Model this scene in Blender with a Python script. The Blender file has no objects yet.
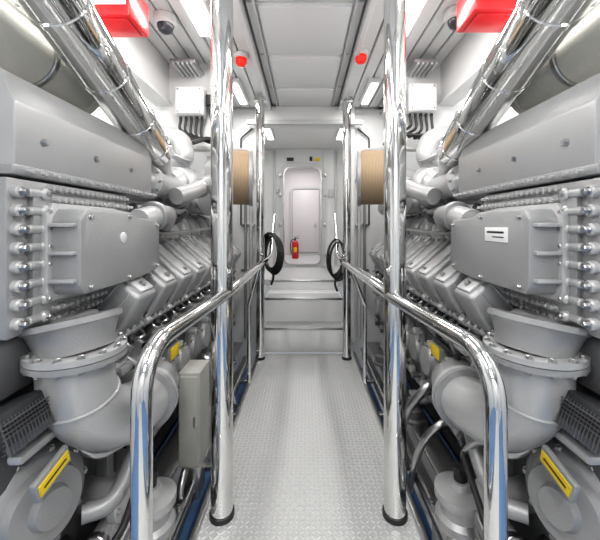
import bpy, bmesh, math, random
from mathutils import Vector, Matrix, Euler
random.seed(7)
S = bpy.context.scene
S.view_settings.view_transform = 'Standard'
for lk in ('Medium High Contrast','Standard - Medium High Contrast'):
    try:
        S.view_settings.look = lk; break
    except Exception as ex: pass
S.view_settings.exposure = 0.03

# ---------------------------------------------------------------- materials
def mat(name, col, rough=0.5, metal=0.0, bump=0.0, bscale=60, var=0.0, emit=None, estr=0, coat=0.0):
    m = bpy.data.materials.new(name); m.use_nodes = True
    nt = m.node_tree; b = nt.nodes['Principled BSDF']
    b.inputs['Base Color'].default_value = (*col, 1)
    b.inputs['Roughness'].default_value = rough
    b.inputs['Metallic'].default_value = metal
    b.inputs['Coat Weight'].default_value = coat
    b.inputs['Coat Roughness'].default_value = .2
    tc = nt.nodes.new('ShaderNodeTexCoord')
    if bump or var:
        n = nt.nodes.new('ShaderNodeTexNoise'); n.inputs['Scale'].default_value = bscale
        n.inputs['Detail'].default_value = 4
        nt.links.new(tc.outputs['Object'], n.inputs['Vector'])
    if bump:
        bp = nt.nodes.new('ShaderNodeBump'); bp.inputs['Strength'].default_value = bump
        bp.inputs['Distance'].default_value = 0.004
        nt.links.new(n.outputs['Fac'], bp.inputs['Height'])
        nt.links.new(bp.outputs['Normal'], b.inputs['Normal'])
    if var:
        n2 = nt.nodes.new('ShaderNodeTexNoise'); n2.inputs['Scale'].default_value = 4
        nt.links.new(tc.outputs['Object'], n2.inputs['Vector'])
        r = nt.nodes.new('ShaderNodeMapRange')
        r.inputs['To Min'].default_value = 1-var; r.inputs['To Max'].default_value = 1+var
        nt.links.new(n2.outputs['Fac'], r.inputs['Value'])
        mx = nt.nodes.new('ShaderNodeVectorMath'); mx.operation = 'SCALE'
        mx.inputs[0].default_value = col
        nt.links.new(r.outputs['Result'], mx.inputs['Scale'])
        nt.links.new(mx.outputs['Vector'], b.inputs['Base Color'])
    if emit:
        b.inputs['Emission Color'].default_value = (*emit, 1)
        b.inputs['Emission Strength'].default_value = estr
    return m

PAINT = mat('engine_grey_paint', (.34,.343,.348), .34, .3, bump=.3, bscale=150, var=.08, coat=.2)
PAINTD = mat('engine_dark_grey_and_shade', (.13,.132,.138), .42, .2, bump=.2, bscale=120, var=.1)  # dark grey parts; also puts crevice shade into the colour
PAINTL = mat('engine_light_grey', (.47,.473,.477), .32, .3, bump=.2, bscale=150, var=.06, coat=.2)
CHROME = mat('polished_steel', (.78,.78,.77), .06, 1.0)
STEEL = mat('brushed_steel', (.5,.5,.5), .28, 1.0, bump=.1, bscale=200)
WHITE = mat('white_paint', (.78,.783,.78), .38, 0, var=.02)
WHITED = mat('offwhite_paint', (.58,.585,.59), .4, 0, var=.03)
BLACK = mat('black_rubber', (.02,.02,.022), .45)
DARK = mat('gap_shade_and_grille', (.03,.032,.036), .6)  # near-black colour standing in for shade in gaps; also the black grille
RED = mat('red_paint', (.58,.015,.02), .3, 0, coat=.2)
REDL = mat('red_lens', (.8,.02,.01), .2, 0, emit=(1,.03,.01), estr=.3)
YEL = mat('yellow_label', (.80,.58,.02), .5)
CREAM = mat('lagging_cream', (.60,.59,.54), .7, bump=.4, bscale=50)
BEIGE = mat('beige_grey', (.38,.38,.355), .5)
LAMP = mat('lamp_diffuser', (1,1,1), .4, 0, emit=(1,.98,.95), estr=3)
BLUE = mat('bilge_blue_paint', (.14,.25,.46), .3, 0, var=.15)
PINKW = mat('corridor_white', (.70,.675,.68), .4)
GLASS = mat('dark_glass', (.05,.05,.06), .08)

def pleat():
    m = mat('pleated_filter_paper', (.60,.45,.28), .8)
    nt=m.node_tree; b=nt.nodes['Principled BSDF']
    tc=nt.nodes.new('ShaderNodeTexCoord'); w=nt.nodes.new('ShaderNodeTexWave')
    w.bands_direction='X'; w.inputs['Scale'].default_value=26; w.inputs['Distortion'].default_value=.3
    nt.links.new(tc.outputs['Object'], w.inputs['Vector'])
    cr=nt.nodes.new('ShaderNodeValToRGB'); cr.color_ramp.elements[0].color=(.25,.18,.11,1); cr.color_ramp.elements[1].color=(.40,.30,.20,1)
    nt.links.new(w.outputs['Fac'], cr.inputs['Fac']); nt.links.new(cr.outputs['Color'], b.inputs['Base Color'])
    return m
PLEAT = pleat()

def tread():
    m = mat('aluminium_tread_plate', (.62,.63,.64), .40, .3)
    nt=m.node_tree; b=nt.nodes['Principled BSDF']; L=nt.links
    N=lambda t:nt.nodes.new(t)
    tc=N('ShaderNodeTexCoord')
    sc=N('ShaderNodeVectorMath'); sc.operation='SCALE'; sc.inputs['Scale'].default_value=34
    L.new(tc.outputs['Object'], sc.inputs[0])
    fl=N('ShaderNodeVectorMath'); fl.operation='FLOOR'; L.new(sc.outputs[0], fl.inputs[0])
    fr=N('ShaderNodeVectorMath'); fr.operation='FRACTION'; L.new(sc.outputs[0], fr.inputs[0])
    s1=N('ShaderNodeSeparateXYZ'); L.new(fr.outputs[0], s1.inputs[0])
    s2=N('ShaderNodeSeparateXYZ'); L.new(fl.outputs[0], s2.inputs[0])
    def M(op,a,bb=None):
        n=N('ShaderNodeMath'); n.operation=op
        for i,v in enumerate((a,bb)):
            if v is None: continue
            if isinstance(v,(int,float)): n.inputs[i].default_value=v
            else: L.new(v,n.inputs[i])
        return n.outputs[0]
    x=M('SUBTRACT',s1.outputs[0],.5); y=M('SUBTRACT',s1.outputs[1],.5)
    par=M('MULTIPLY',M('FRACT',M('MULTIPLY',M('ADD',s2.outputs[0],s2.outputs[1]),.5)),4) # 0 or 2
    sg=M('SUBTRACT',par,1)
    a=M('ADD',x,M('MULTIPLY',sg,y)); c=M('SUBTRACT',x,M('MULTIPLY',sg,y))
    e=M('ADD',M('MULTIPLY',M('MULTIPLY',a,a),1.4),M('MULTIPLY',M('MULTIPLY',c,c),14))
    h=M('SUBTRACT',1,e); h=M('MAXIMUM',h,0)
    bp=N('ShaderNodeBump'); bp.inputs['Strength'].default_value=.6; bp.inputs['Distance'].default_value=.004
    L.new(h,bp.inputs['Height']); L.new(bp.outputs['Normal'],b.inputs['Normal'])
    cr=N('ShaderNodeMix'); cr.data_type='RGBA'; cr.inputs[6].default_value=(.50,.505,.505,1); cr.inputs[7].default_value=(.70,.705,.705,1)
    L.new(h,cr.inputs[0]); L.new(cr.outputs[2],b.inputs['Base Color'])
    return m
TREAD = tread()

# ---------------------------------------------------------------- builder
def fillet(P, R, k=8):
    P=[Vector(p) for p in P]; out=[P[0]]
    for i in range(1,len(P)-1):
        a=(P[i-1]-P[i]); c=(P[i+1]-P[i]); la,lc=a.length,c.length; a.normalize(); c.normalize()
        ang=a.angle(c)
        if ang>math.radians(176): out.append(P[i]); continue
        d=min(R/math.tan(ang/2),la*.48,lc*.48); r=d*math.tan(ang/2)
        bis=(a+c).normalized(); ctr=P[i]+bis*(r/math.sin(ang/2))
        v0=P[i]+a*d-ctr; v1=P[i]+c*d-ctr
        for j in range(k+1):
            v=v0.normalized().slerp(v1.normalized(),j/k); out.append(ctr+v*r)
    out.append(P[-1]); return out
class B:
    def __init__(s, name, parent=None):
        s.name=name; s.bm=bmesh.new(); s.mats=[]; s.parent=parent
    def mi(s,m):
        if m not in s.mats: s.mats.append(m)
        return s.mats.index(m)
    def merge(s,t,m):
        i=s.mi(m); t.normal_update(); mp={}
        for v in t.verts: mp[v]=s.bm.verts.new(v.co)
        for f in t.faces:
            try:
                nf=s.bm.faces.new([mp[v] for v in f.verts]); nf.material_index=i
            except ValueError: pass
        t.free()
    def box(s,c,sz,m,bev=0.0,seg=2,rot=(0,0,0),taper=None):
        t=bmesh.new(); bmesh.ops.create_cube(t,size=1)
        for v in t.verts:
            if taper and v.co[taper[0]]*taper[1]>0:
                for k in range(3):
                    if k!=taper[0]: v.co[k]*=taper[2]
            v.co=Vector((v.co.x*sz[0],v.co.y*sz[1],v.co.z*sz[2]))
        if bev: bmesh.ops.bevel(t,geom=list(t.edges),offset=bev,segments=seg,profile=.5,affect='EDGES')
        R=Euler(rot).to_matrix().to_4x4(); R.translation=Vector(c)
        t.transform(R); s.merge(t,m)
    def lathe(s,p,d,prof,m,n=24):
        q=Vector(d).normalized().to_track_quat('Z','Y').to_matrix().to_4x4(); q.translation=Vector(p)
        t=bmesh.new(); rings=[]
        for r,h in prof:
            rings.append([t.verts.new((r*math.cos(2*math.pi*i/n),r*math.sin(2*math.pi*i/n),h)) for i in range(n)])
        for a,b in zip(rings,rings[1:]):
            for i in range(n):
                t.faces.new((a[i],a[(i+1)%n],b[(i+1)%n],b[i]))
        t.faces.new(rings[0][::-1]); t.faces.new(rings[-1])
        t.transform(q); s.merge(t,m)
    def cyl(s,p1,p2,r,m,n=24,ch=.004):
        p1=Vector(p1); d=Vector(p2)-p1; L=d.length; ch=min(ch,L*.3,r*.3)
        s.lathe(p1,d,[(r-ch,0),(r,ch),(r,L-ch),(r-ch,L)],m,n)
    def bolt(s,p,d,r,m,h=None):
        h=h or r*1.1
        s.lathe(p,d,[(r*1.35,0),(r*1.35,h*.25)],m,12)
        s.lathe(Vector(p)+Vector(d).normalized()*h*.25,d,[(r,0),(r,h*.8),(r*.8,h)],m,6)
    def tube(s,pts,r,m,n=14,sm=6):
        P=[Vector(p) for p in pts]
        if sm>1 and len(P)>2:
            Q=[]; E=[P[0]*2-P[1]]+P+[P[-1]*2-P[-2]]
            for i in range(1,len(E)-2):
                a,b,c,d=E[i-1:i+3]
                for k in range(sm):
                    t=k/sm
                    Q.append(.5*((2*b)+(c-a)*t+(2*a-5*b+4*c-d)*t*t+(3*b-3*c+d-a)*t**3))
            Q.append(P[-1]); P=Q
        t=bmesh.new(); rings=[]; up=None
        for i,p in enumerate(P):
            tg=(P[min(i+1,len(P)-1)]-P[max(i-1,0)]).normalized()
            if up is None: up=tg.orthogonal().normalized()
            else: up=(up-tg*up.dot(tg)).normalized()
            sd=tg.cross(up); rr=r[0]+(r[1]-r[0])*i/(len(P)-1) if isinstance(r,tuple) else r
            rings.append([t.verts.new(p+rr*(up*math.cos(2*math.pi*k/n)+sd*math.sin(2*math.pi*k/n))) for k in range(n)])
        for a,b in zip(rings,rings[1:]):
            for i in range(n): t.faces.new((a[i],a[(i+1)%n],b[(i+1)%n],b[i]))
        t.faces.new(rings[0][::-1]); t.faces.new(rings[-1]); s.merge(t,m)
    def pipe(s,pts,R,r,m,n=24): s.tube(fillet(pts,R),r,m,n,1)
    def prism(s,poly,y0,y1,m,bev=0,seg=2,axis='Y'):
        t=bmesh.new()
        def mk(a,b,y):
            return {'Y':(a,y,b),'X':(y,a,b),'Z':(a,b,y)}[axis]
        A=[t.verts.new(mk(a,b,y0)) for a,b in poly]; C=[t.verts.new(mk(a,b,y1)) for a,b in poly]
        n=len(poly); t.faces.new(A); t.faces.new(C[::-1])
        for i in range(n): t.faces.new((A[i],C[i],C[(i+1)%n],A[(i+1)%n]))
        bmesh.ops.recalc_face_normals(t,faces=t.faces)
        if bev: bmesh.ops.bevel(t,geom=list(t.edges),offset=bev,segments=seg,profile=.5,affect='EDGES')
        s.merge(t,m)
    def torus(s,c,ax,R,r,m,n=32,k=10,sq=(1,1)):
        q=Vector(ax).normalized().to_track_quat('Z','Y').to_matrix().to_4x4(); q.translation=Vector(c)
        t=bmesh.new(); g=[]
        for i in range(n):
            a=2*math.pi*i/n
            g.append([t.verts.new((( R+r*math.cos(2*math.pi*j/k))*math.cos(a)*sq[0],(R+r*math.cos(2*math.pi*j/k))*math.sin(a)*sq[1],r*math.sin(2*math.pi*j/k))) for j in range(k)])
        for i in range(n):
            for j in range(k):
                t.faces.new((g[i][j],g[(i+1)%n][j],g[(i+1)%n][(j+1)%k],g[i][(j+1)%k]))
        t.transform(q); s.merge(t,m)
    def done(s):
        bmesh.ops.recalc_face_normals(s.bm,faces=s.bm.faces)
        for f in s.bm.faces: f.smooth=True
        for e in s.bm.edges:
            if len(e.link_faces)==2 and e.calc_face_angle(0)>math.radians(38): e.smooth=False
        me=bpy.data.meshes.new(s.name); s.bm.to_mesh(me); s.bm.free()
        for m in s.mats: me.materials.append(m)
        o=bpy.data.objects.new(s.name,me); S.collection.objects.link(o)
        if s.parent: o.parent=s.parent
        return o
def empty(name,loc=(0,0,0)):
    o=bpy.data.objects.new(name,None); o.location=loc; S.collection.objects.link(o); return o

# ---------------------------------------------------------------- room shell
CZ=3.15
f=B('floor')
f.box((0.02,1.05,-.02),(1.17,6.1,.04),TREAD)
f.box((-.565,1.05,-.03),(.03,6.1,.12),STEEL,.004); f.box((.605,1.05,-.03),(.03,6.1,.12),STEEL,.004)
f.box((0,1.05,-.34),(4.9,6.8,.06),BLUE)
f.box((-.575,1.05,-.19),(.02,6.1,.26),WHITE); f.box((.615,1.05,-.19),(.02,6.1,.26),WHITE)
f.box((0,5.95,.70),(2.2,1.6,.10),WHITE)
f.box((0,5.95,.752),(1.1,1.5,.006),TREAD)
f.box((-.06,8.0,.72),(1.6,2.5,.10),WHITED)
f.done()

st=B('stair')
for y0,z1 in ((4.16,.30),(4.42,.62),(5.0,.76)):
    st.box((-.02,(y0+5.15)/2,z1/2),(1.04,5.15-y0,z1),WHITE,.006)
    st.box((-.02,y0+.14,z1+.004),(1.0,.27,.008),TREAD,.002)
    st.box((-.02,y0+.012,z1-.01),(1.05,.035,.03),STEEL,.006)
st.done()

w=B('wall_left'); w.box((-2.48,2.4,1.4),(.06,9.4,3.6),WHITE)
for y in (-1,.2,1.4,2.6,3.8): w.box((-2.38,y,1.4),(.14,.05,3.5),WHITE)
w.done()
w=B('wall_right'); w.box((2.48,2.4,1.4),(.06,9.4,3.6),WHITE)
for y in (-1,.2,1.4,2.6,3.8): w.box((2.38,y,1.4),(.14,.05,3.5),WHITE)
w.done()
w=B('wall_back'); w.box((0,-2.3,1.4),(5,.06,3.6),WHITE)
w.box((0,-2.24,1.1),(.9,.05,2.1),WHITED,.02)
w.done()
w=B('wall_far')
ex0,ex1=-.46,.36
w.box(((-2.45+ex0)/2,6.75,1.9),(ex0+2.45,.1,2.6),WHITE); w.box(((2.45+ex1)/2,6.75,1.9),(2.45-ex1,.1,2.6),WHITE)
w.box((-.05,6.75,2.98),(.84,.1,.4),WHITE)
w.box((-.62,6.68,1.95),(.05,.05,2.3),WHITED,.01); w.box((.62,6.68,1.95),(.05,.05,2.3),WHITED,.01)
w.done()
w=B('wall_bulkhead')
for sx in (-1,1):
    w.box((sx*1.55,4.45,1.4),(1.86,.06,3.5),WHITE)
    w.box((sx*.63,4.42,1.6),(.05,.16,3.1),WHITE,.01)
    w.box((sx*1.02,5.6,1.7),(.05,2.3,3.0),WHITE)
    for z in (.9,1.4,1.9,2.4): w.box((sx*.98,5.6,z),(.04,2.2,.03),WHITED,.005)
    w.box((sx*1.6,3.2,2.75),(1.45,.05,.85),WHITE)
    w.box((sx*1.6,3.17,2.33),(1.45,.12,.03),WHITE,.006)
    w.box((sx*.885,3.17,2.75),(.03,.12,.85),WHITE,.006)
w.box((0,4.4,3.03),(1.3,.2,.24),WHITE,.01)
w.box((0,4.28,2.93),(1.5,.05,.06),WHITED,.008)
w.done()
# pipes and cable runs clipped to the bulkhead
for sx in (-1,1):
    p=B('bulkhead_pipework')
    p.pipe([(sx*.72,4.38,.1),(sx*.72,4.38,2.6),(sx*1.3,4.38,2.6)],.08,.022,WHITED,14)
    p.pipe([(sx*.79,4.38,.1),(sx*.79,4.38,2.5),(sx*1.3,4.38,2.5)],.08,.016,STEEL,12)
    p.pipe([(sx*.85,4.38,1.6),(sx*.85,4.38,2.75),(sx*.70,4.38,2.88)],.05,.010,BLACK,8)
    for z in (1.0,1.6,2.2): p.box((sx*.76,4.40,z),(.18,.04,.03),STEEL,.004)
    p.box((sx*.90,4.38,2.35),(.16,.08,.22),WHITED,.008); p.box((sx*.90,4.335,2.35),(.12,.01,.16),WHITE,.004)
    p.cyl((sx*.90,4.33,2.40),(sx*.90,4.31,2.40),.015,RED,12)
    p.done()

c=B('ceiling')
c.box((0,2.3,CZ+.09),(5,9.4,.06),WHITED)
x=-2.4
while x<2.4:
    if not(-.47<x+.06<.47): c.box((x+.06,1.0,CZ+.03),(.110,6.7,.05),WHITE,.008,1)
    x+=.12
c.box((0,5.6,CZ+.02),(2.1,2.3,.06),WHITE)
c.done()
c=B('ceiling_hatch_panel')
for sx in (-1,1):
    c.box((sx*.46,1.1,CZ-.01),(.045,6.4,.09),WHITE,.006)
    c.box((sx*.36,1.1,CZ+.01),(.02,6.4,.04),WHITED,.004)
y=-2.0
while y<4.2:
    c.box((0,y+.36,CZ+.035),(.84,.70,.03),WHITE,.006)
    c.box((0,y+.36,CZ+.016),(.67,.66,.03),WHITE,.006)
    for a in (-.36,.36):
        for bb in (.1,.62): c.bolt((a*.9,y+bb,CZ+.02),(0,0,-1),.008,STEEL)
    y+=.72
c.done()
c=B('trim_ceiling_beams')
for sx in (-1,1):
    c.box((sx*1.33,1.1,CZ-.19),(.05,6.4,.38),WHITE,.006)
    c.box((sx*1.36,1.1,CZ-.39),(.16,6.4,.03),WHITE,.006)
    for y in (-.8,.6,2.35): 
        c.box((sx*1.9,y,CZ-.16),(1.1,.05,.30),WHITE,.006); c.box((sx*1.9,y,CZ-.32),(1.1,.12,.03),WHITE,.006)
    c.box((sx*1.08,3.6,CZ-.10),(.22,1.4,.03),STEEL,.005)
    for k in range(5): c.cyl((sx*(1.0+.04*k),2.9,CZ-.125),(sx*(1.0+.04*k),4.3,CZ-.125),.012,WHITED,8)
c.done()

d=B('door_1')
def frame(bd,cx,z0,z1,hw,y,th,dep,m,r=.12):
    pts=[]
    for (px,pz,a0) in ((cx+hw-r,z1-r,0),(cx-hw+r,z1-r,90),(cx-hw+r,z0+r,180),(cx+hw-r,z0+r,270)):
        for k in range(7):
            a=math.radians(a0+15*k); pts.append((px,pz,math.cos(a),math.sin(a)))
    t=bmesh.new(); n=len(pts); R=[]
    for (ro,yy) in ((r,y),(r+th,y),(r+th,y-dep),(r,y-dep)):
        R.append([t.verts.new((p[0]+p[2]*ro,yy,p[1]+p[3]*ro)) for p in pts])
    for a in range(4):
        for i in range(n):
            t.faces.new((R[a][i],R[a][(i+1)%n],R[(a+1)%4][(i+1)%n],R[(a+1)%4][i]))
    bd.merge(t,m)
frame(d,-.05,.80,2.76,.37,6.70,.09,.06,WHITED)
frame(d,-.05,.82,2.74,.36,6.66,.03,.04,STEEL)
for z in (1.0,1.6,2.2,2.6):
    for sx in (-1,1): d.box((-.05+sx*.45,6.62,z),(.05,.04,.07),STEEL,.008)
d.done()
d=B('wall_corridor')
d.box((-.8,8.0,2),(.05,2.4,2.7),PINKW); d.box((.7,8.0,2),(.05,2.4,2.7),PINKW)
d.box((-.05,9.2,2),(1.6,.05,2.7),PINKW); d.box((-.05,8.0,3.2),(1.6,2.5,.05),WHITE)
d.done()
d=B('door_2')
frame(d,.02,.82,2.6,.38,9.16,.05,.04,WHITED,.08)
d.box((.02,9.15,1.71),(.74,.03,1.74),PINKW,.01)
d.box((.28,9.12,1.6),(.03,.04,.14),STEEL,.006)
d.done()

def extinguisher(loc):
    e=B('fire_extinguisher')
    x,y,z=loc
    e.lathe((x,y,z),(0,0,1),[(.07,0),(.085,.02),(.085,.36),(.07,.41),(.03,.44),(.03,.46)],RED,20)
    e.box((x,y-.075,z+.22),(.08,.03,.12),YEL,.005)
    e.cyl((x,y,z+.45),(x,y,z+.49),.02,BLACK,12)
    e.box((x+.03,y,z+.5),(.11,.02,.015),BLACK,.004); e.box((x+.03,y,z+.53),(.11,.02,.012),BLACK,.004,rot=(0,-.25,0))
    e.tube([(x,y,z+.47),(x-.08,y-.02,z+.46),(x-.12,y-.02,z+.35),(x-.10,y-.04,z+.12)],.012,BLACK,8)
    return e.done()
extinguisher((-.24,8.2,.77))
b=B('wall_sign')
b.box((-.30,6.68,2.93),(.14,.012,.07),BLACK,.003); b.box((.12,6.68,2.94),(.05,.02,.09),BLACK,.004); b.box((.25,6.68,2.93),(.10,.012,.07),YEL,.003)
b.box((.52,6.68,2.25),(.10,.05,.16),WHITED,.006); b.box((-.56,6.68,2.3),(.07,.04,.10),WHITED,.006); b.done()

# ---------------------------------------------------------------- poles and rails
def pole(x,y,r,z0=0.0):
    p=B('support_pole')
    p.lathe((x,y,z0),(0,0,1),[(r*1.13,0),(r*1.13,.025),(r,.03)],BLACK,32)
    p.lathe((x,y,z0+.002),(0,0,1),[(r,0.02),(r,CZ-z0-.05)],CHROME,48)
    p.lathe((x,y,z0),(0,0,1),[(r,CZ-.08-z0),(r*1.5,CZ-.07-z0),(r*1.5,CZ-.03-z0)],CHROME,32)
    return p.done()
pole(-.458,1.82,.060); pole(.496,1.82,.060)
pole(-.535,3.95,.05); pole(.50,3.95,.05)

def rail(name,xs,y0,zt,xp,xf):
    r=B(name)
    r.pipe([(xs,y0,0),(xs,y0,zt),(xp,1.82,zt),(xf,3.5,zt)],.14,.031,CHROME,28)
    r.lathe((xs,y0,0),(0,0,1),[(.06,0),(.06,.012),(.033,.02)],CHROME,24)
    return r
r=rail('handrail',-.485,.98,1.225,-.458+.03,-.42); 
r.pipe([(-.42,3.45,1.225),(-.42,4.0,1.23),(-.45,4.9,1.75)],.2,.022,CHROME,16)
r.pipe([(-.60,2.6,.02),(-.60,2.6,1.1),(-.52,3.1,1.15),(-.5,3.9,1.16)],.15,.02,CHROME,16)
r.pipe([(-.56,3.3,.02),(-.56,3.3,.8),(-.45,3.3,1.2)],.1,.02,CHROME,14); r.done()
r=rail('handrail',.56,.97,1.21,.496-.03,.40)
r.pipe([(.40,3.45,1.21),(.40,4.0,1.22),(.44,4.9,1.75)],.2,.022,CHROME,16)
r.pipe([(.66,2.6,.02),(.66,2.6,1.1),(.56,3.1,1.15),(.48,3.9,1.16)],.15,.02,CHROME,16)
r.pipe([(.60,3.3,.02),(.60,3.3,.8),(.44,3.3,1.2)],.1,.02,CHROME,14); r.done()

def coil(x,y,z):
    h=B('coiled_hose'); sg=1 if x>0 else -1
    for k in range(6):
        h.torus((x+.010*k-.02,y+.012*k,z-.012*k),(sg*1,-.62,0.05*(k%3-1)),.22+.010*(k%3),.013,BLACK,36,8)
    h.box((x,y+.03,z+.2),(.05,.10,.04),STEEL,.008)
    h.tube([(x,y,z-.22),(x-.03*sg,y-.05,z-.32),(x,y-.02,z-.42)],.014,BLACK,8)
    h.done()
coil(-.42,4.12,1.28); coil(.40,4.12,1.20)

# ---------------------------------------------------------------- engine (aisle side faces -X; mirrored for port)
def build_engine(side):
    P=[]
    b=B('crankcase'); P.append(b)
    b.prism([(.93,.32),(1.0,.22),(1.9,.22),(1.95,.35),(1.95,.9),(1.75,1.0),(1.15,1.0),(.92,.86)],1.55,4.15,PAINT,.015)
    b.box((1.45,2.85,.12),(.8,2.4,.25),PAINTD,.02)
    b.box((.92,2.85,.88),(.07,2.5,.05),PAINTL,.012)
    b.box((.93,2.85,.36),(.07,2.5,.05),PAINT,.012)
    b.box((.925,2.85,.60),(.02,2.5,.40),PAINTD,.004)
    for i in range(9):
        y=1.85+i*.27
        b.lathe((.95,y,.62),(-1,0,0),[(.118,0),(.118,.05),(.105,.06),(.098,.085),(.06,.10),(.03,.10)],PAINTL if i%2==0 else PAINT,28)
        for k in range(6):
            a=k*math.pi/3+.3; b.bolt((.893,y+.105*math.cos(a),.62+.105*math.sin(a)),(-1,0,0),.009,STEEL)
        b.box((.92,y+.135,.62),(.06,.035,.48),PAINT,.012)
        b.bolt((.89,y+.135,.78),(-1,0,0),.011,STEEL); b.bolt((.89,y+.135,.46),(-1,0,0),.011,STEEL)
        b.cyl((.90,y+.05,.42),(.86,y+.05,.42),.03,PAINTL,16)
        b.cyl((.90,y-.06,.42),(.84,y-.06,.42),.022,PAINTD,16)
    h=B('cylinder_head_covers'); P.append(h)
    TA=math.radians(40); R45=(0,-TA,0)
    ax=Vector((-math.sin(TA),0,math.cos(TA))); tn=Vector((-math.cos(TA),0,-math.sin(TA)))
    h.box((1.24,2.85,1.02),(.5,2.5,.3),DARK,.01,1,R45)  # dark filler block, painted shade between the heads
    for i in range(9):
        y=1.62+i*.285
        o=Vector((1.13,y,1.12))
        h.box(o,(.46,.22,.22),PAINTD,.02,2,R45)
        h.box(o+ax*.13,(.49,.245,.05),PAINTL,.008,2,R45)
        h.box(o+ax*.245,(.45,.215,.20),PAINT,.020,3,R45,taper=(2,1,.86))
        h.box(o+ax*.345,(.34,.13,.03),PAINTL,.008,2,R45)
        for a in (-.14,-.07,0,.07,.14): h.box(o+ax*.25+tn*a,(.014,.222,.15),PAINT,.004,1,R45,taper=(2,1,.88))
        h.bolt(o+ax*.357+tn*.13,ax,.014,STEEL); h.bolt(o+ax*.357-tn*.13,ax,.014,STEEL)
        for a in (-.21,-.12,-.04,.04,.12,.21):
            for bb in (-.112,.112): h.bolt(o+tn*a+ax*.155+Vector((0,bb,0)),ax,.010,STEEL,.018)
        for bb in (-.06,0,.06): h.bolt(o+tn*.235+ax*.155+Vector((0,bb,0)),ax,.010,STEEL,.018)
        if i>0:
            h.tube([Vector((1.42,y,1.62)),Vector((1.31,y,1.66)),Vector((1.20,y,1.64)),Vector((1.13,y,1.56)),Vector((1.13,y,1.42))],.066,PAINTL,16,5)
            h.torus((1.24,y,1.655),(1,0,-.2),.066,.012,PAINTD,20,8)
        pp=o+tn*.265
        h.cyl(pp+ax*-.02,pp+ax*.11,.036,STEEL,16); h.cyl(pp+ax*.09,pp+ax*.13,.022,BLACK,12)
        h.box(pp-ax*.05,(.10,.11,.10),PAINTL,.015,2,R45)
        h.bolt(pp-ax*.05+tn*.05,tn,.014,STEEL)
        h.tube([pp+ax*.10,pp+ax*.16+tn*.03,pp+ax*.12+Vector((-.02,.08,.0)),o+tn*.22+ax*.12+Vector((0,.11,0))],.007,STEEL,8)
        h.tube([pp-ax*.02+Vector((0,.07,0)),pp+tn*.07+Vector((0,.09,-.03)),pp+tn*.04+Vector((0,.1,-.10)),Vector((.9,y+.1,.80))],.013,BLACK if i%2 else PAINTL,8)
        if i>0:
            h.tube([(.86,y-.06,.86),(.83,y-.05,.91),(.84,y+.02,.97),(.89,y+.05,1.0)],.012,PAINTD,8)
            h.box((.865,y-.09,.92),(.05,.05,.07),BLACK,.008)
            h.cyl((.88,y+.02,.80),(.82,y+.02,.80),.028,PAINTL,14); h.bolt((.82,y+.02,.80),(-1,0,0),.014,STEEL)
    h.tube([(.855,1.75,.925),(.845,4.15,.925)],.020,PAINTL,12,1)
    h.tube([(.84,1.8,.87),(.835,4.15,.87)],.010,BLACK,8,1)
    h.tube([(.92,1.5,1.08),(.92,4.15,1.08)],.014,STEEL,8,1)
    m=B('intake_manifold'); P.append(m)
    m.cyl((1.45,1.8,1.60),(1.45,4.2,1.60),.105,PAINT,28)
    m.cyl((1.62,1.7,1.86),(1.62,4.2,1.82),.16,PAINTL,28)
    for i in range(9): m.cyl((1.62,1.83+i*.27,1.86-.004*i),(1.62,1.86+i*.27,1.86-.004*i),.175,PAINT,28)
    m.cyl((1.17,2.0,1.83),(1.17,3.2,1.80),.06,PAINTL,24)
    m.cyl((1.17,3.2,1.80),(1.17,3.9,1.80),.085,PAINTL,24)
    for y in (2.05,2.5,3.0,3.5): m.cyl((1.17,y,1.82),(1.17,y+.03,1.82),.095,PAINT,24)
    m.tube([(1.02,1.95,1.70),(1.0,2.3,1.71),(1.03,2.7,1.70),(1.1,3.0,1.72)],.032,PAINTL,14)
    m.tube([(1.06,1.95,1.61),(.98,2.2,1.60),(.97,2.5,1.63),(1.02,2.8,1.70)],.02,BLACK,10)
    m.tube([(1.02,2.0,1.56),(.96,2.4,1.54),(.97,3.2,1.56),(1.0,4.0,1.56)],.014,STEEL,10)
    t=B('turbocharger'); P.append(t)
    t.cyl((1.02,2.12,1.88),(1.02,2.55,1.88),.085,PAINTL,28)
    t.lathe((1.02,2.12,1.88),(0,-1,0),[(.11,-.03),(.11,.01),(.07,.02),(.05,.06)],PAINTL,28)
    t.torus((1.08,2.72,1.93),(0.15,1,0),.12,.075,PAINTL,32,14)
    t.lathe((1.06,2.62,1.93),(0,-1,0),[(.13,-.1),(.12,0),(.08,.04),(.08,.08)],PAINTL,28)
    t.tube([(1.08,2.72,2.08),(1.0,2.72,2.16),(1.05,2.75,2.3),(1.25,2.8,2.36)],(.075,.09),PAINTL,18)
    t.cyl((1.03,2.70,2.15),(1.01,2.69,2.18),.10,PAINT,24)
    t.tube([(.90,2.3,1.80),(.84,2.5,1.86),(.82,2.75,1.95),(.74,2.92,2.0)],.06,PAINTL,16)
    t.cyl((.83,2.60,1.88),(.83,2.64,1.90),.073,STEEL,20)
    t.lathe((1.20,2.07,2.05),(-.2,1,.1),[(.08,0),(.10,.03),(.10,.12),(.13,.14),(.13,.17),(.09,.19),(.09,.4)],PAINTL,28)
    for k in range(10):
        a=k*math.pi/5; t.bolt((1.02+.095*math.cos(a),2.11,1.88+.095*math.sin(a)),(0,-1,0),.009,STEEL)
    t.cyl((1.25,3.3,2.05),(1.25,3.9,2.05),.15,PAINTL,28)
    t.cyl((.95,3.3,1.82),(.95,3.45,1.82),.13,PAINTL,28); t.cyl((.95,3.45,1.82),(.95,3.9,1.80),.09,PAINT,24)
    a=B('air_filter_drum'); P.append(a)
    dv=Vector((-1,.16,0)).normalized(); c0=Vector((.49,3.02,2.03)); c1=c0-dv*.24
    a.cyl(c0,c1,.245,PLEAT,48)
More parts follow.
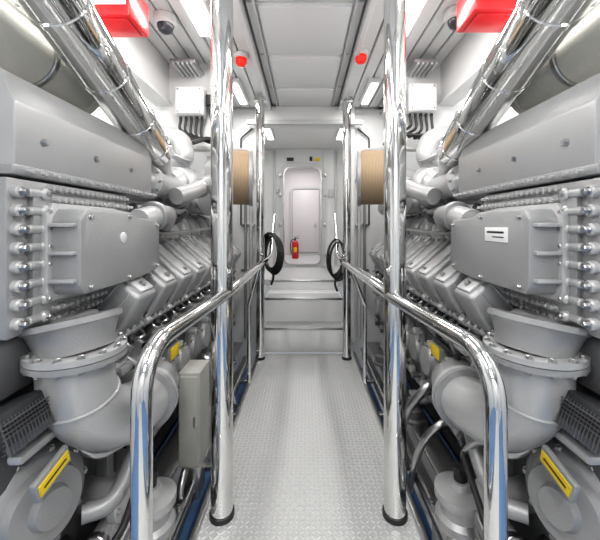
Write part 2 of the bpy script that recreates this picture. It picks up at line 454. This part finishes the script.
    a.lathe(c0,dv,[(.258,-.02),(.258,.010),(.24,.014),(.12,.014),(.10,.02),(.03,.022)],PAINT,48)
    a.lathe(c1,-dv,[(.262,-.014),(.262,.02),(.18,.08),(.12,.16)],PAINTL,48)
    a.tube([(.86,3.0,2.03),(1.0,2.98,2.0),(1.08,2.85,1.95)],.10,PAINTL,20)
    k=B('charge_air_cooler'); P.append(k)
    Y0=1.08
    k.prism([(.95,1.79),(.95,2.01),(1.00,2.12),(1.9,2.15),(1.9,1.79)],Y0,2.05,PAINTL,.010)
    k.prism([(.94,1.765),(.94,1.80),(1.9,1.80),(1.9,1.765)],Y0-.02,2.07,PAINT,.006)
    for y in (1.2,1.5,1.8):
        k.bolt((.95,y,1.90),(-1,0,0),.012,STEEL)
    k.lathe((1.12,Y0,2.0),(0,-1,0),[(.03,0),(.03,.012),(.018,.02)],PAINT,20)
    for i in range(16): k.bolt((.942,Y0+.04+i*.062,1.782),(-1,0,0),.009,PAINTL,.016)
    for i in range(6): k.bolt((1.0+i*.12,Y0-.02,1.782),(0,-1,0),.010,PAINT)
    k.prism([(1.0,1.2),(1.0,1.77),(1.9,1.77),(1.9,1.2)],Y0,1.80,PAINTD,.01)
    k.box((1.13,Y0-.02,1.49),(.16,.05,.5),PAINTL,.015); k.box((1.28,Y0-.06,1.55),(.12,.10,.36),WHITE,.02)
    fz0,fz1,y0,y1=1.23,1.755,1.05,1.76
    k.box((.975,(y0+y1)/2,(fz0+fz1)/2),(.05,y1-y0,fz1-fz0),PAINT,.008)
    k.box((.945,(y0+y1)/2+.02,(fz0+fz1)/2),(.03,y1-y0-.12,fz1-fz0-.09),PAINT,.006)
    nb=8
    for i in range(nb):
        z=fz0+.045+i*(fz1-fz0-.09)/(nb-1)
        k.lathe((.95,y0+.03,z),(-1,0,0),[(.021,0),(.021,.018),(.016,.024)],PAINTL,18); k.bolt((.928,y0+.03,z),(-1,0,0),.011,STEEL,.016)
        k.cyl((.935,y0+.06,z),(.935,y0+.12,z),.015,PAINTL,14)
        k.lathe((.94,y0+.125,z),(-1,0,0),[(.021,0),(.021,.018),(.014,.026)],PAINTL,16)
        k.bolt((.918,y0+.125,z),(-1,0,0),.009,STEEL,.012)
    for i in range(17):
        yy=y0+.17+i*(y1-y0-.2)/16
        for z in (fz0+.022,fz1-.022): k.bolt((.95,yy,z),(-1,0,0),.010,PAINTL,.02)
        for z in (fz0+.064,fz1-.064): k.bolt((.93,yy,z),(-1,0,0),.010,PAINTL,.02)
    for i in range(9):
        k.bolt((.95,y1-.022,fz0+.06+i*.05),(-1,0,0),.009,PAINTL,.018)
    k.prism([(1.20,1.345),(1.18,1.38),(1.18,1.62),(1.21,1.66),(1.52,1.66),(1.60,1.635),(1.80,1.625),(1.82,1.60),(1.82,1.40),(1.79,1.36),(1.62,1.345)],.80,.94,PAINT,.012,2,'X')
    k.prism([(1.17,1.325),(1.16,1.36),(1.16,1.64),(1.19,1.68),(1.55,1.68),(1.82,1.65),(1.84,1.62),(1.84,1.38),(1.82,1.34),(1.62,1.325)],.905,.935,PAINTL,.006,2,'X')
    for yy,zz in ((1.23,1.37),(1.23,1.63),(1.5,1.365),(1.5,1.635),(1.78,1.385),(1.78,1.60)): k.bolt((.80,yy,zz),(-1,0,0),.008,STEEL)
    for zz in (1.40,1.5,1.60): k.box((.86,1.172,zz),(.09,.03,.014),PAINTL,.004)
    if side=='r':
        k.box((.798,1.38,1.56),(.006,.16,.06),WHITE,.001); k.box((.7945,1.38,1.57),(.002,.12,.008),BLACK); k.box((.7945,1.36,1.55),(.002,.08,.004),BLACK)
    else: k.lathe((.80,1.45,1.545),(-1,0,0),[(.024,-.01),(.024,.004),(.018,.008)],WHITED,20)
    k.cyl((.88,1.74,1.62),(.88,1.98,1.66),.065,PAINTL,22); k.cyl((.88,1.90,1.65),(.88,1.94,1.655),.085,PAINT,22)
    k.tube([(.88,1.97,1.66),(.90,2.15,1.66),(1.0,2.3,1.60),(1.15,2.4,1.55)],.06,PAINT,18)
    e=B('coolant_elbow'); P.append(e)
    e.prism([(.98,1.03),(.98,1.21),(1.0,1.23),(1.9,1.23),(1.9,1.0)],1.06,1.48,PAINTD,.01)
    ex,ey=.855,1.24
    e.lathe((ex+.03,ey+.02,1.245),(-.2,-.1,-1),[(.165,0),(.165,.02),(.150,.03),(.132,.08),(.128,.12)],PAINT,40)
    e.box((.98,1.30,1.20),(.24,.22,.10),PAINT,.03,3)
    e.lathe((ex,ey,1.145),(0,0,-1),[(.165,0),(.165,.02)],PAINTL,40)
    e.lathe((ex,ey,1.122),(0,0,-1),[(.165,0),(.165,.02),(.13,.03)],PAINT,40)
    for q in range(14):
        a=q*math.pi/7; e.bolt((ex+.150*math.cos(a),ey+.150*math.sin(a),1.102),(0,0,-1),.010,STEEL); e.bolt((ex+.150*math.cos(a),ey+.150*math.sin(a),1.145),(0,0,1),.010,STEEL)
    e.tube([(ex,ey,1.11),(ex,ey,1.03),(.850,1.26,.94),(.835,1.31,.86),(.815,1.38,.80),(.795,1.47,.765),(.78,1.57,.75),(.785,1.68,.75)],(.128,.118),PAINTL,36,6)
    e.torus((.851,1.257,.95),(.05,-.25,1),.127,.006,PAINTL,36,8)
    e.lathe((.782,1.60,.75),(0.03,1,0),[(.15,0),(.15,.022)],PAINT,36); e.lathe((.783,1.625,.75),(0.03,1,0),[(.15,0),(.15,.022),(.12,.03),(.12,.08)],PAINTL,36)
    e.tube([(.783,1.70,.75),(.80,1.78,.75),(.87,1.83,.74),(.95,1.84,.74)],.112,PAINT,28)
    e.tube([(.81,1.62,.60),(.80,1.5,.50),(.80,1.36,.46),(.88,1.3,.46)],.035,PAINT,16)
    g=B('front_pump_housing'); P.append(g)
    g.prism([(1.02,.0),(.98,.2),(.98,.85),(1.05,1.0),(1.9,1.0),(1.9,.0)],1.05,1.75,PAINTD,.03)
    v=Vector((-1,-.35,.1)).normalized(); c0=Vector((1.02,1.20,.60)); sd=v.cross(Vector((0,0,1))).normalized(); uu=sd.cross(v)
    g.lathe(c0,v,[(.19,0),(.19,.05),(.175,.07),(.16,.09),(.13,.10),(.12,.13),(.07,.135),(.06,.16)],PAINT,40)
    for q in range(10):
        a=q*math.pi/5
        g.bolt(c0+v*.07+sd*.168*math.cos(a)+uu*.168*math.sin(a),v,.011,STEEL)
    for q in range(6):
        a=q*math.pi/3; g.box(c0+v*.10+sd*.11*math.cos(a)+uu*.11*math.sin(a),(.03,.02,.03),PAINTL,.006)
    g.cyl((.98,1.45,.42),(.80,1.42,.42),.065,PAINT,24); g.cyl((.81,1.42,.42),(.77,1.42,.42),.08,PAINTL,24)
    for q in range(6):
        a=q*math.pi/3; g.bolt((.77,1.42+.062*math.cos(a),.42+.062*math.sin(a)),(-1,0,0),.008,STEEL)
    g.box((.95,1.05,.97),(.16,.20,.10),DARK,.01,2,(0,.35,0))
    for q in range(16): g.box((.87,.955+q*.0127,.975),(.010,.0025,.10),PAINTD,0,1,(0,.35,0))
    for q in range(7): g.box((.868,1.05,.933+q*.0145),(.010,.20,.002),PAINTD,0,1,(0,.35,0))
    g.box((.91,1.12,.86),(.05,.18,.03),PAINTL,.01)
    g.box((.845,1.10,.775),(.02,.15,.07),PAINT,.006,2,(.25,.0,0)); g.box((.833,1.10,.775),(.004,.13,.038),YEL,0,2,(.25,0,0))
    g.box((.8305,1.10,.775),(.002,.10,.006),BLACK,0,2,(.25,0,0))
    g.tube([(.96,1.35,.70),(.86,1.38,.64),(.80,1.5,.62),(.78,1.6,.50),(.82,1.7,.4)],.018,STEEL,12)
    g.pipe([(.98,1.55,.3),(.78,1.5,.28),(.74,1.1,.30),(.78,.8,.34)],.08,.024,STEEL,14)
    g.pipe([(.98,1.62,.55),(.76,1.6,.50),(.72,1.3,.40),(.80,1.2,.3),(.95,1.2,.3)],.06,.014,BLACK,10)
    g.tube([(.95,1.3,.36),(.84,1.25,.34),(.77,1.22,.22),(.76,1.2,-.2)],.018,BLACK,10)
    g.pipe([(.95,1.12,.42),(.78,1.08,.40),(.76,1.08,.15),(.80,1.3,.10),(.95,1.4,.1)],.05,.014,CHROME,12)
    g.pipe([(.98,1.30,.20),(.84,1.30,.18),(.82,1.6,.14),(.95,1.62,.12)],.05,.020,CHROME,12)
    g.cyl((.84,1.36,.165),(.838,1.40,.163),.03,STEEL,6)
    g.cyl((.88,1.32,.24),(.88,1.55,.24),.05,WHITED,20); g.cyl((.88,1.38,.24),(.88,1.41,.24),.056,STEEL,20)
    g.box((.90,1.02,.30),(.10,.12,.14),PAINT,.012); g.cyl((.86,.96,.32),(.86,.93,.32),.03,BLACK,16)
    l=B('warning_labels'); P.append(l)
    l.box((.835,2.12,.79),(.006,.13,.075),YEL,.001); l.box((.90,2.12,.79),(.125,.14,.09),PAINT,.01)
    l.box((.785,2.48,.98),(.006,.07,.05),YEL,.001); l.box((.84,2.48,.98),(.10,.08,.06),PAINT,.01)
    l.box((.775,2.80,.98),(.006,.07,.05),YEL,.001); l.box((.83,2.80,.98),(.10,.08,.06),PAINT,.01)
    z=B('engine_bed_beam'); P.append(z)
    z.box((.86,2.5,.12),(.16,3.3,.02),STEEL,.004); z.box((.86,2.5,-.05),(.02,3.3,.32),WHITE,.004); z.box((.86,2.5,-.23),(.2,3.3,.02),WHITE,.004)
    z.box((1.9,2.5,-.1),(.2,3.3,.45),WHITED,.01)
    for y in (2.5,3.5):
        z.lathe((.82,y,.13),(0,0,1),[(.09,0),(.09,.02),(.07,.03),(.075,.09),(.04,.11),(.04,.16)],PAINTD,24)
        z.box((.90,y,.30),(.18,.16,.03),PAINT,.008)
    x=B('exhaust_pipe'); P.append(x)
    def ln(y): return Vector((.77+.116*y,y,2.76-.284*y))
    x.cyl(ln(.35),ln(2.3),.112,CHROME,40)
    for y in (.5,.85,1.2,1.55,1.9,2.2):
        x.cyl(ln(y),ln(y+.03),.118,CHROME,40)
        x.box(ln(y+.015)+Vector((-.03,0,.115)),(.04,.03,.03),STEEL,.005)
    x.cyl((.95,.35,2.84),(1.14,2.5,2.30),.045,CHROME,28)
    x.tube([ln(2.28),ln(2.4)+Vector((.03,0,-.02)),(1.12,2.5,2.05),(1.12,2.55,1.95)],.098,PAINTL,24)
    x.cyl((1.18,.45,2.36),(1.22,1.75,2.32),.14,CREAM,36); x.lathe((1.22,1.75,2.32),(0,1,0),[(.15,-.03),(.15,.01),(.08,.05)],CREAM,36)
    x.cyl((1.185,.8,2.35),(1.187,.83,2.35),.147,STEEL,36); x.cyl((1.205,1.4,2.33),(1.207,1.43,2.33),.147,STEEL,36)
    return P
for side,sc in (('r',1),('l',-1)):
    E=empty('marine_diesel_engine')
    for b in build_engine(side):
        b.parent=E; b.done()
    E.scale=(sc,1,1)

def mount(x,y):
    m=B('engine_mount')
    m.box((x,y,.06),(.26,.30,.03),STEEL,.006)
    m.lathe((x,y,.07),(0,0,1),[(.12,0),(.12,.04),(.10,.06),(.105,.12),(.125,.13),(.125,.17),(.06,.19),(.05,.22)],PAINTL,36)
    m.cyl((x,y,.27),(x,y,.34),.032,BLACK,20); m.cyl((x,y,.33),(x,y,.36),.04,BLACK,6)
    for k in range(4):
        a=k*math.pi/2+.785; m.bolt((x+.15*math.cos(a),y+.16*math.sin(a),.075),(0,0,1),.014,STEEL)
    m.box((x+(.1 if x>0 else -.1),y,.18),(.25,.07,.10),PAINT,.02)
    m.box((x,y,-.14),(.2,.26,.38),WHITED,.01)
    m.done()
mount(.80,1.70); mount(-.78,1.66)

for x,nm in ((-.665,'edge_gutter'),(.705,'edge_gutter')):
    g=B(nm); g.box((x,1.9,.0),(.02,4.3,.05),STEEL,.004); g.box((x-.045 if x<0 else x+.045,1.9,-.01),(.09,4.3,.015),STEEL,.004)
    g.cyl((x,-.2,.06),(x,4.1,.06),.016,STEEL,16)
    for y in (1.0,1.6,2.2,2.8,3.4): g.box((x*.955,y,-.01),(.12,.05,.03),STEEL,.004)
    g.done()
b=B('junction_cabinet')
b.box((-.675,2.02,.46),(.13,.20,.56),BEIGE,.012); b.box((-.675,1.915,.46),(.11,.012,.52),BEIGE,.006)
b.box((-.635,1.905,.46),(.015,.012,.06),STEEL,.003)
for z in (.27,.63): b.box((-.73,1.91,z),(.012,.02,.05),STEEL,.003)
b.box((-.675,2.02,.08),(.09,.14,.22),STEEL,.006)
b.tube([(-.70,2.0,.20),(-.70,1.86,.12),(-.70,1.85,-.05)],.02,STEEL,12)
b.done()
b=B('flexible_conduit')
b.tube([(.66,2.35,.0),(.68,2.2,.35),(.80,2.15,.55),(.88,2.3,.50)],.028,STEEL,14)
b.tube([(.66,2.15,-.2),(.70,2.0,.25),(.80,1.95,.42),(.9,2.0,.40)],.022,STEEL,12); b.done()
b=B('flexible_conduit')
b.tube([(-.62,2.9,.0),(-.66,2.7,.35),(-.78,2.6,.55),(-.88,2.7,.50)],.028,STEEL,14); b.done()

# ---------------------------------------------------------------- fixtures above
def jbox(x,y,z):
    b=B('junction_box'); sg=1 if x>0 else -1
    b.box((x,y,z),(.26,.12,.26),WHITE,.012); b.box((x,y-.065,z),(.24,.02,.24),WHITE,.008)
    for a in (-.1,.1):
        for c2 in (-.1,.1): b.bolt((x+a,y-.075,z+c2),(0,-1,0),.007,STEEL)
    b.box((x-sg*.17,y,z+.02),(.06,.06,.10),BLACK,.008)
    for k in range(5):
        xx=x-.1+.05*k
        b.cyl((xx,y,z-.13),(xx,y,z-.17),.014,BLACK,10)
        b.tube([(xx,y,z-.16),(xx,y-.01,z-.25-.02*k),(xx-sg*.12,y-.05,z-.33-.015*k),(xx-sg*.02-sg*.1,y-.12,z-.36),(x+sg*.05,y-.25,z-.42-.02*k),(x+sg*.12,y-.3,z-.6)],.013,BLACK,8)
    b.tube([(x-sg*.17,y,z-.03),(x-sg*.20,y-.02,z-.18),(x-sg*.26,y,z-.30),(x-sg*.34,y+.02,z-.42)],.016,BLACK,8)
    b.done()
jbox(-1.06,3.08,2.74); jbox(1.08,3.08,2.77)
def dome(x,y):
    b=B('cctv_dome_camera')
    b.lathe((x,y,CZ),(0,0,-1),[(.085,0),(.085,.05),(.072,.065)],WHITE,32)
    b.lathe((x,y,CZ-.06),(0,0,-1),[(.060,0),(.058,.02),(.044,.048),(.02,.062),(.004,.065)],GLASS,28); b.done()
dome(-1.04,2.46); dome(1.10,2.40)
def beacon(x,y):
    b=B('red_alarm_beacon')
    b.lathe((x,y,CZ),(0,0,-1),[(.065,0),(.065,.035),(.05,.04)],WHITE,28)
    b.lathe((x,y,CZ-.038),(0,0,-1),[(.05,0),(.05,.04),(.035,.062),(.008,.07)],REDL,28); b.done()
beacon(-.58,3.0); beacon(.50,2.95)
def redbox(x,y,z):
    b=B('red_alarm_sign_box')
    b.box((x,y,z),(.30,.24,.20),RED,.012); b.box((x,y-.125,z+.02),(.26,.012,.13),WHITE,.004)
    b.box((x,y-.132,z+.02),(.2,.004,.03),BLACK); b.box((x,y-.132,z+.06),(.16,.004,.02),BLACK)
    b.box((x-.1,y,z+.17),(.03,.03,.20),STEEL); b.box((x+.1,y,z+.17),(.03,.03,.20),STEEL)
    b.box((x,y,z-.105),(.24,.18,.01),RED,.003)
    b.done()
redbox(-1.15,2.0,2.90); redbox(1.12,2.0,2.93)

def lightfix(x,y0,y1,e,wd=.14):
    b=B('ceiling_light_fixture')
    b.box((x,(y0+y1)/2,CZ-.02),(wd+.05,y1-y0+.05,.05),WHITE,.008)
    b.box((x,(y0+y1)/2,CZ-.048),(wd,y1-y0,.012),LAMP,.003)
    b.done()
    l=bpy.data.lights.new('ceiling_lamp','AREA'); l.shape='RECTANGLE'; l.size=wd; l.size_y=y1-y0; l.energy=e*K; l.color=(1,.985,.96)
    o=bpy.data.objects.new('ceiling_lamp',l); o.location=(x,(y0+y1)/2,CZ-.06); S.collection.objects.link(o)
K=.66
for x in (-.76,.74):
    lightfix(x,1.3,2.62,28)
    lightfix(x,-.5,.8,34)
    lightfix(x,3.5,4.1,9,.08)
for x in (-1.95,1.95):
    lightfix(x,.9,2.1,16); lightfix(x,2.6,3.0,7)  # outer fixtures added as fill beside the engines
lightfix(0,-1.9,-.9,52,.6)  # unseen wide fixture added behind the camera as fill
lightfix(-.6,5.0,5.8,10,.1); lightfix(.6,5.0,5.8,10,.1)
def area(x,y,z,sx,sy,e,rot=(0,0,0),nm='bulkhead_lamp',col=(1,1,1)):
    l=bpy.data.lights.new(nm,'AREA'); l.shape='RECTANGLE'; l.size=sx; l.size_y=sy; l.energy=e*K; l.color=col
    o=bpy.data.objects.new(nm,l); o.location=(x,y,z); o.rotation_euler=rot; S.collection.objects.link(o)
area(-.05,7.9,3.15,.8,1.4,30,nm='corridor_lamp',col=(1,.98,.98))
for sx in (-1,1):  # added upward lights without fixtures, to brighten the ceiling
    area(sx*1.7,1.6,2.22,.2,1.2,16,(math.pi,0,0),'added_uplight_fill')
    area(sx*1.5,.2,1.9,.3,.8,17,(math.pi,0,0),'added_uplight_fill')
    area(sx*1.6,3.6,2.25,.2,.6,5,(math.pi,0,0),'added_uplight_fill')

wd=bpy.data.worlds.new('world'); S.world=wd; wd.use_nodes=True
wd.node_tree.nodes['Background'].inputs[0].default_value=(.9,.95,1,1)
wd.node_tree.nodes['Background'].inputs[1].default_value=.3

cam=bpy.data.cameras.new('camera'); co=bpy.data.objects.new('camera',cam); S.collection.objects.link(co)
co.location=(0,0,1.6); co.rotation_euler=(math.radians(90),0,0)
cam.sensor_width=36; cam.lens=36*330/600; cam.shift_x=-5/600; cam.shift_y=-45/600
cam.clip_start=.02
S.camera=co
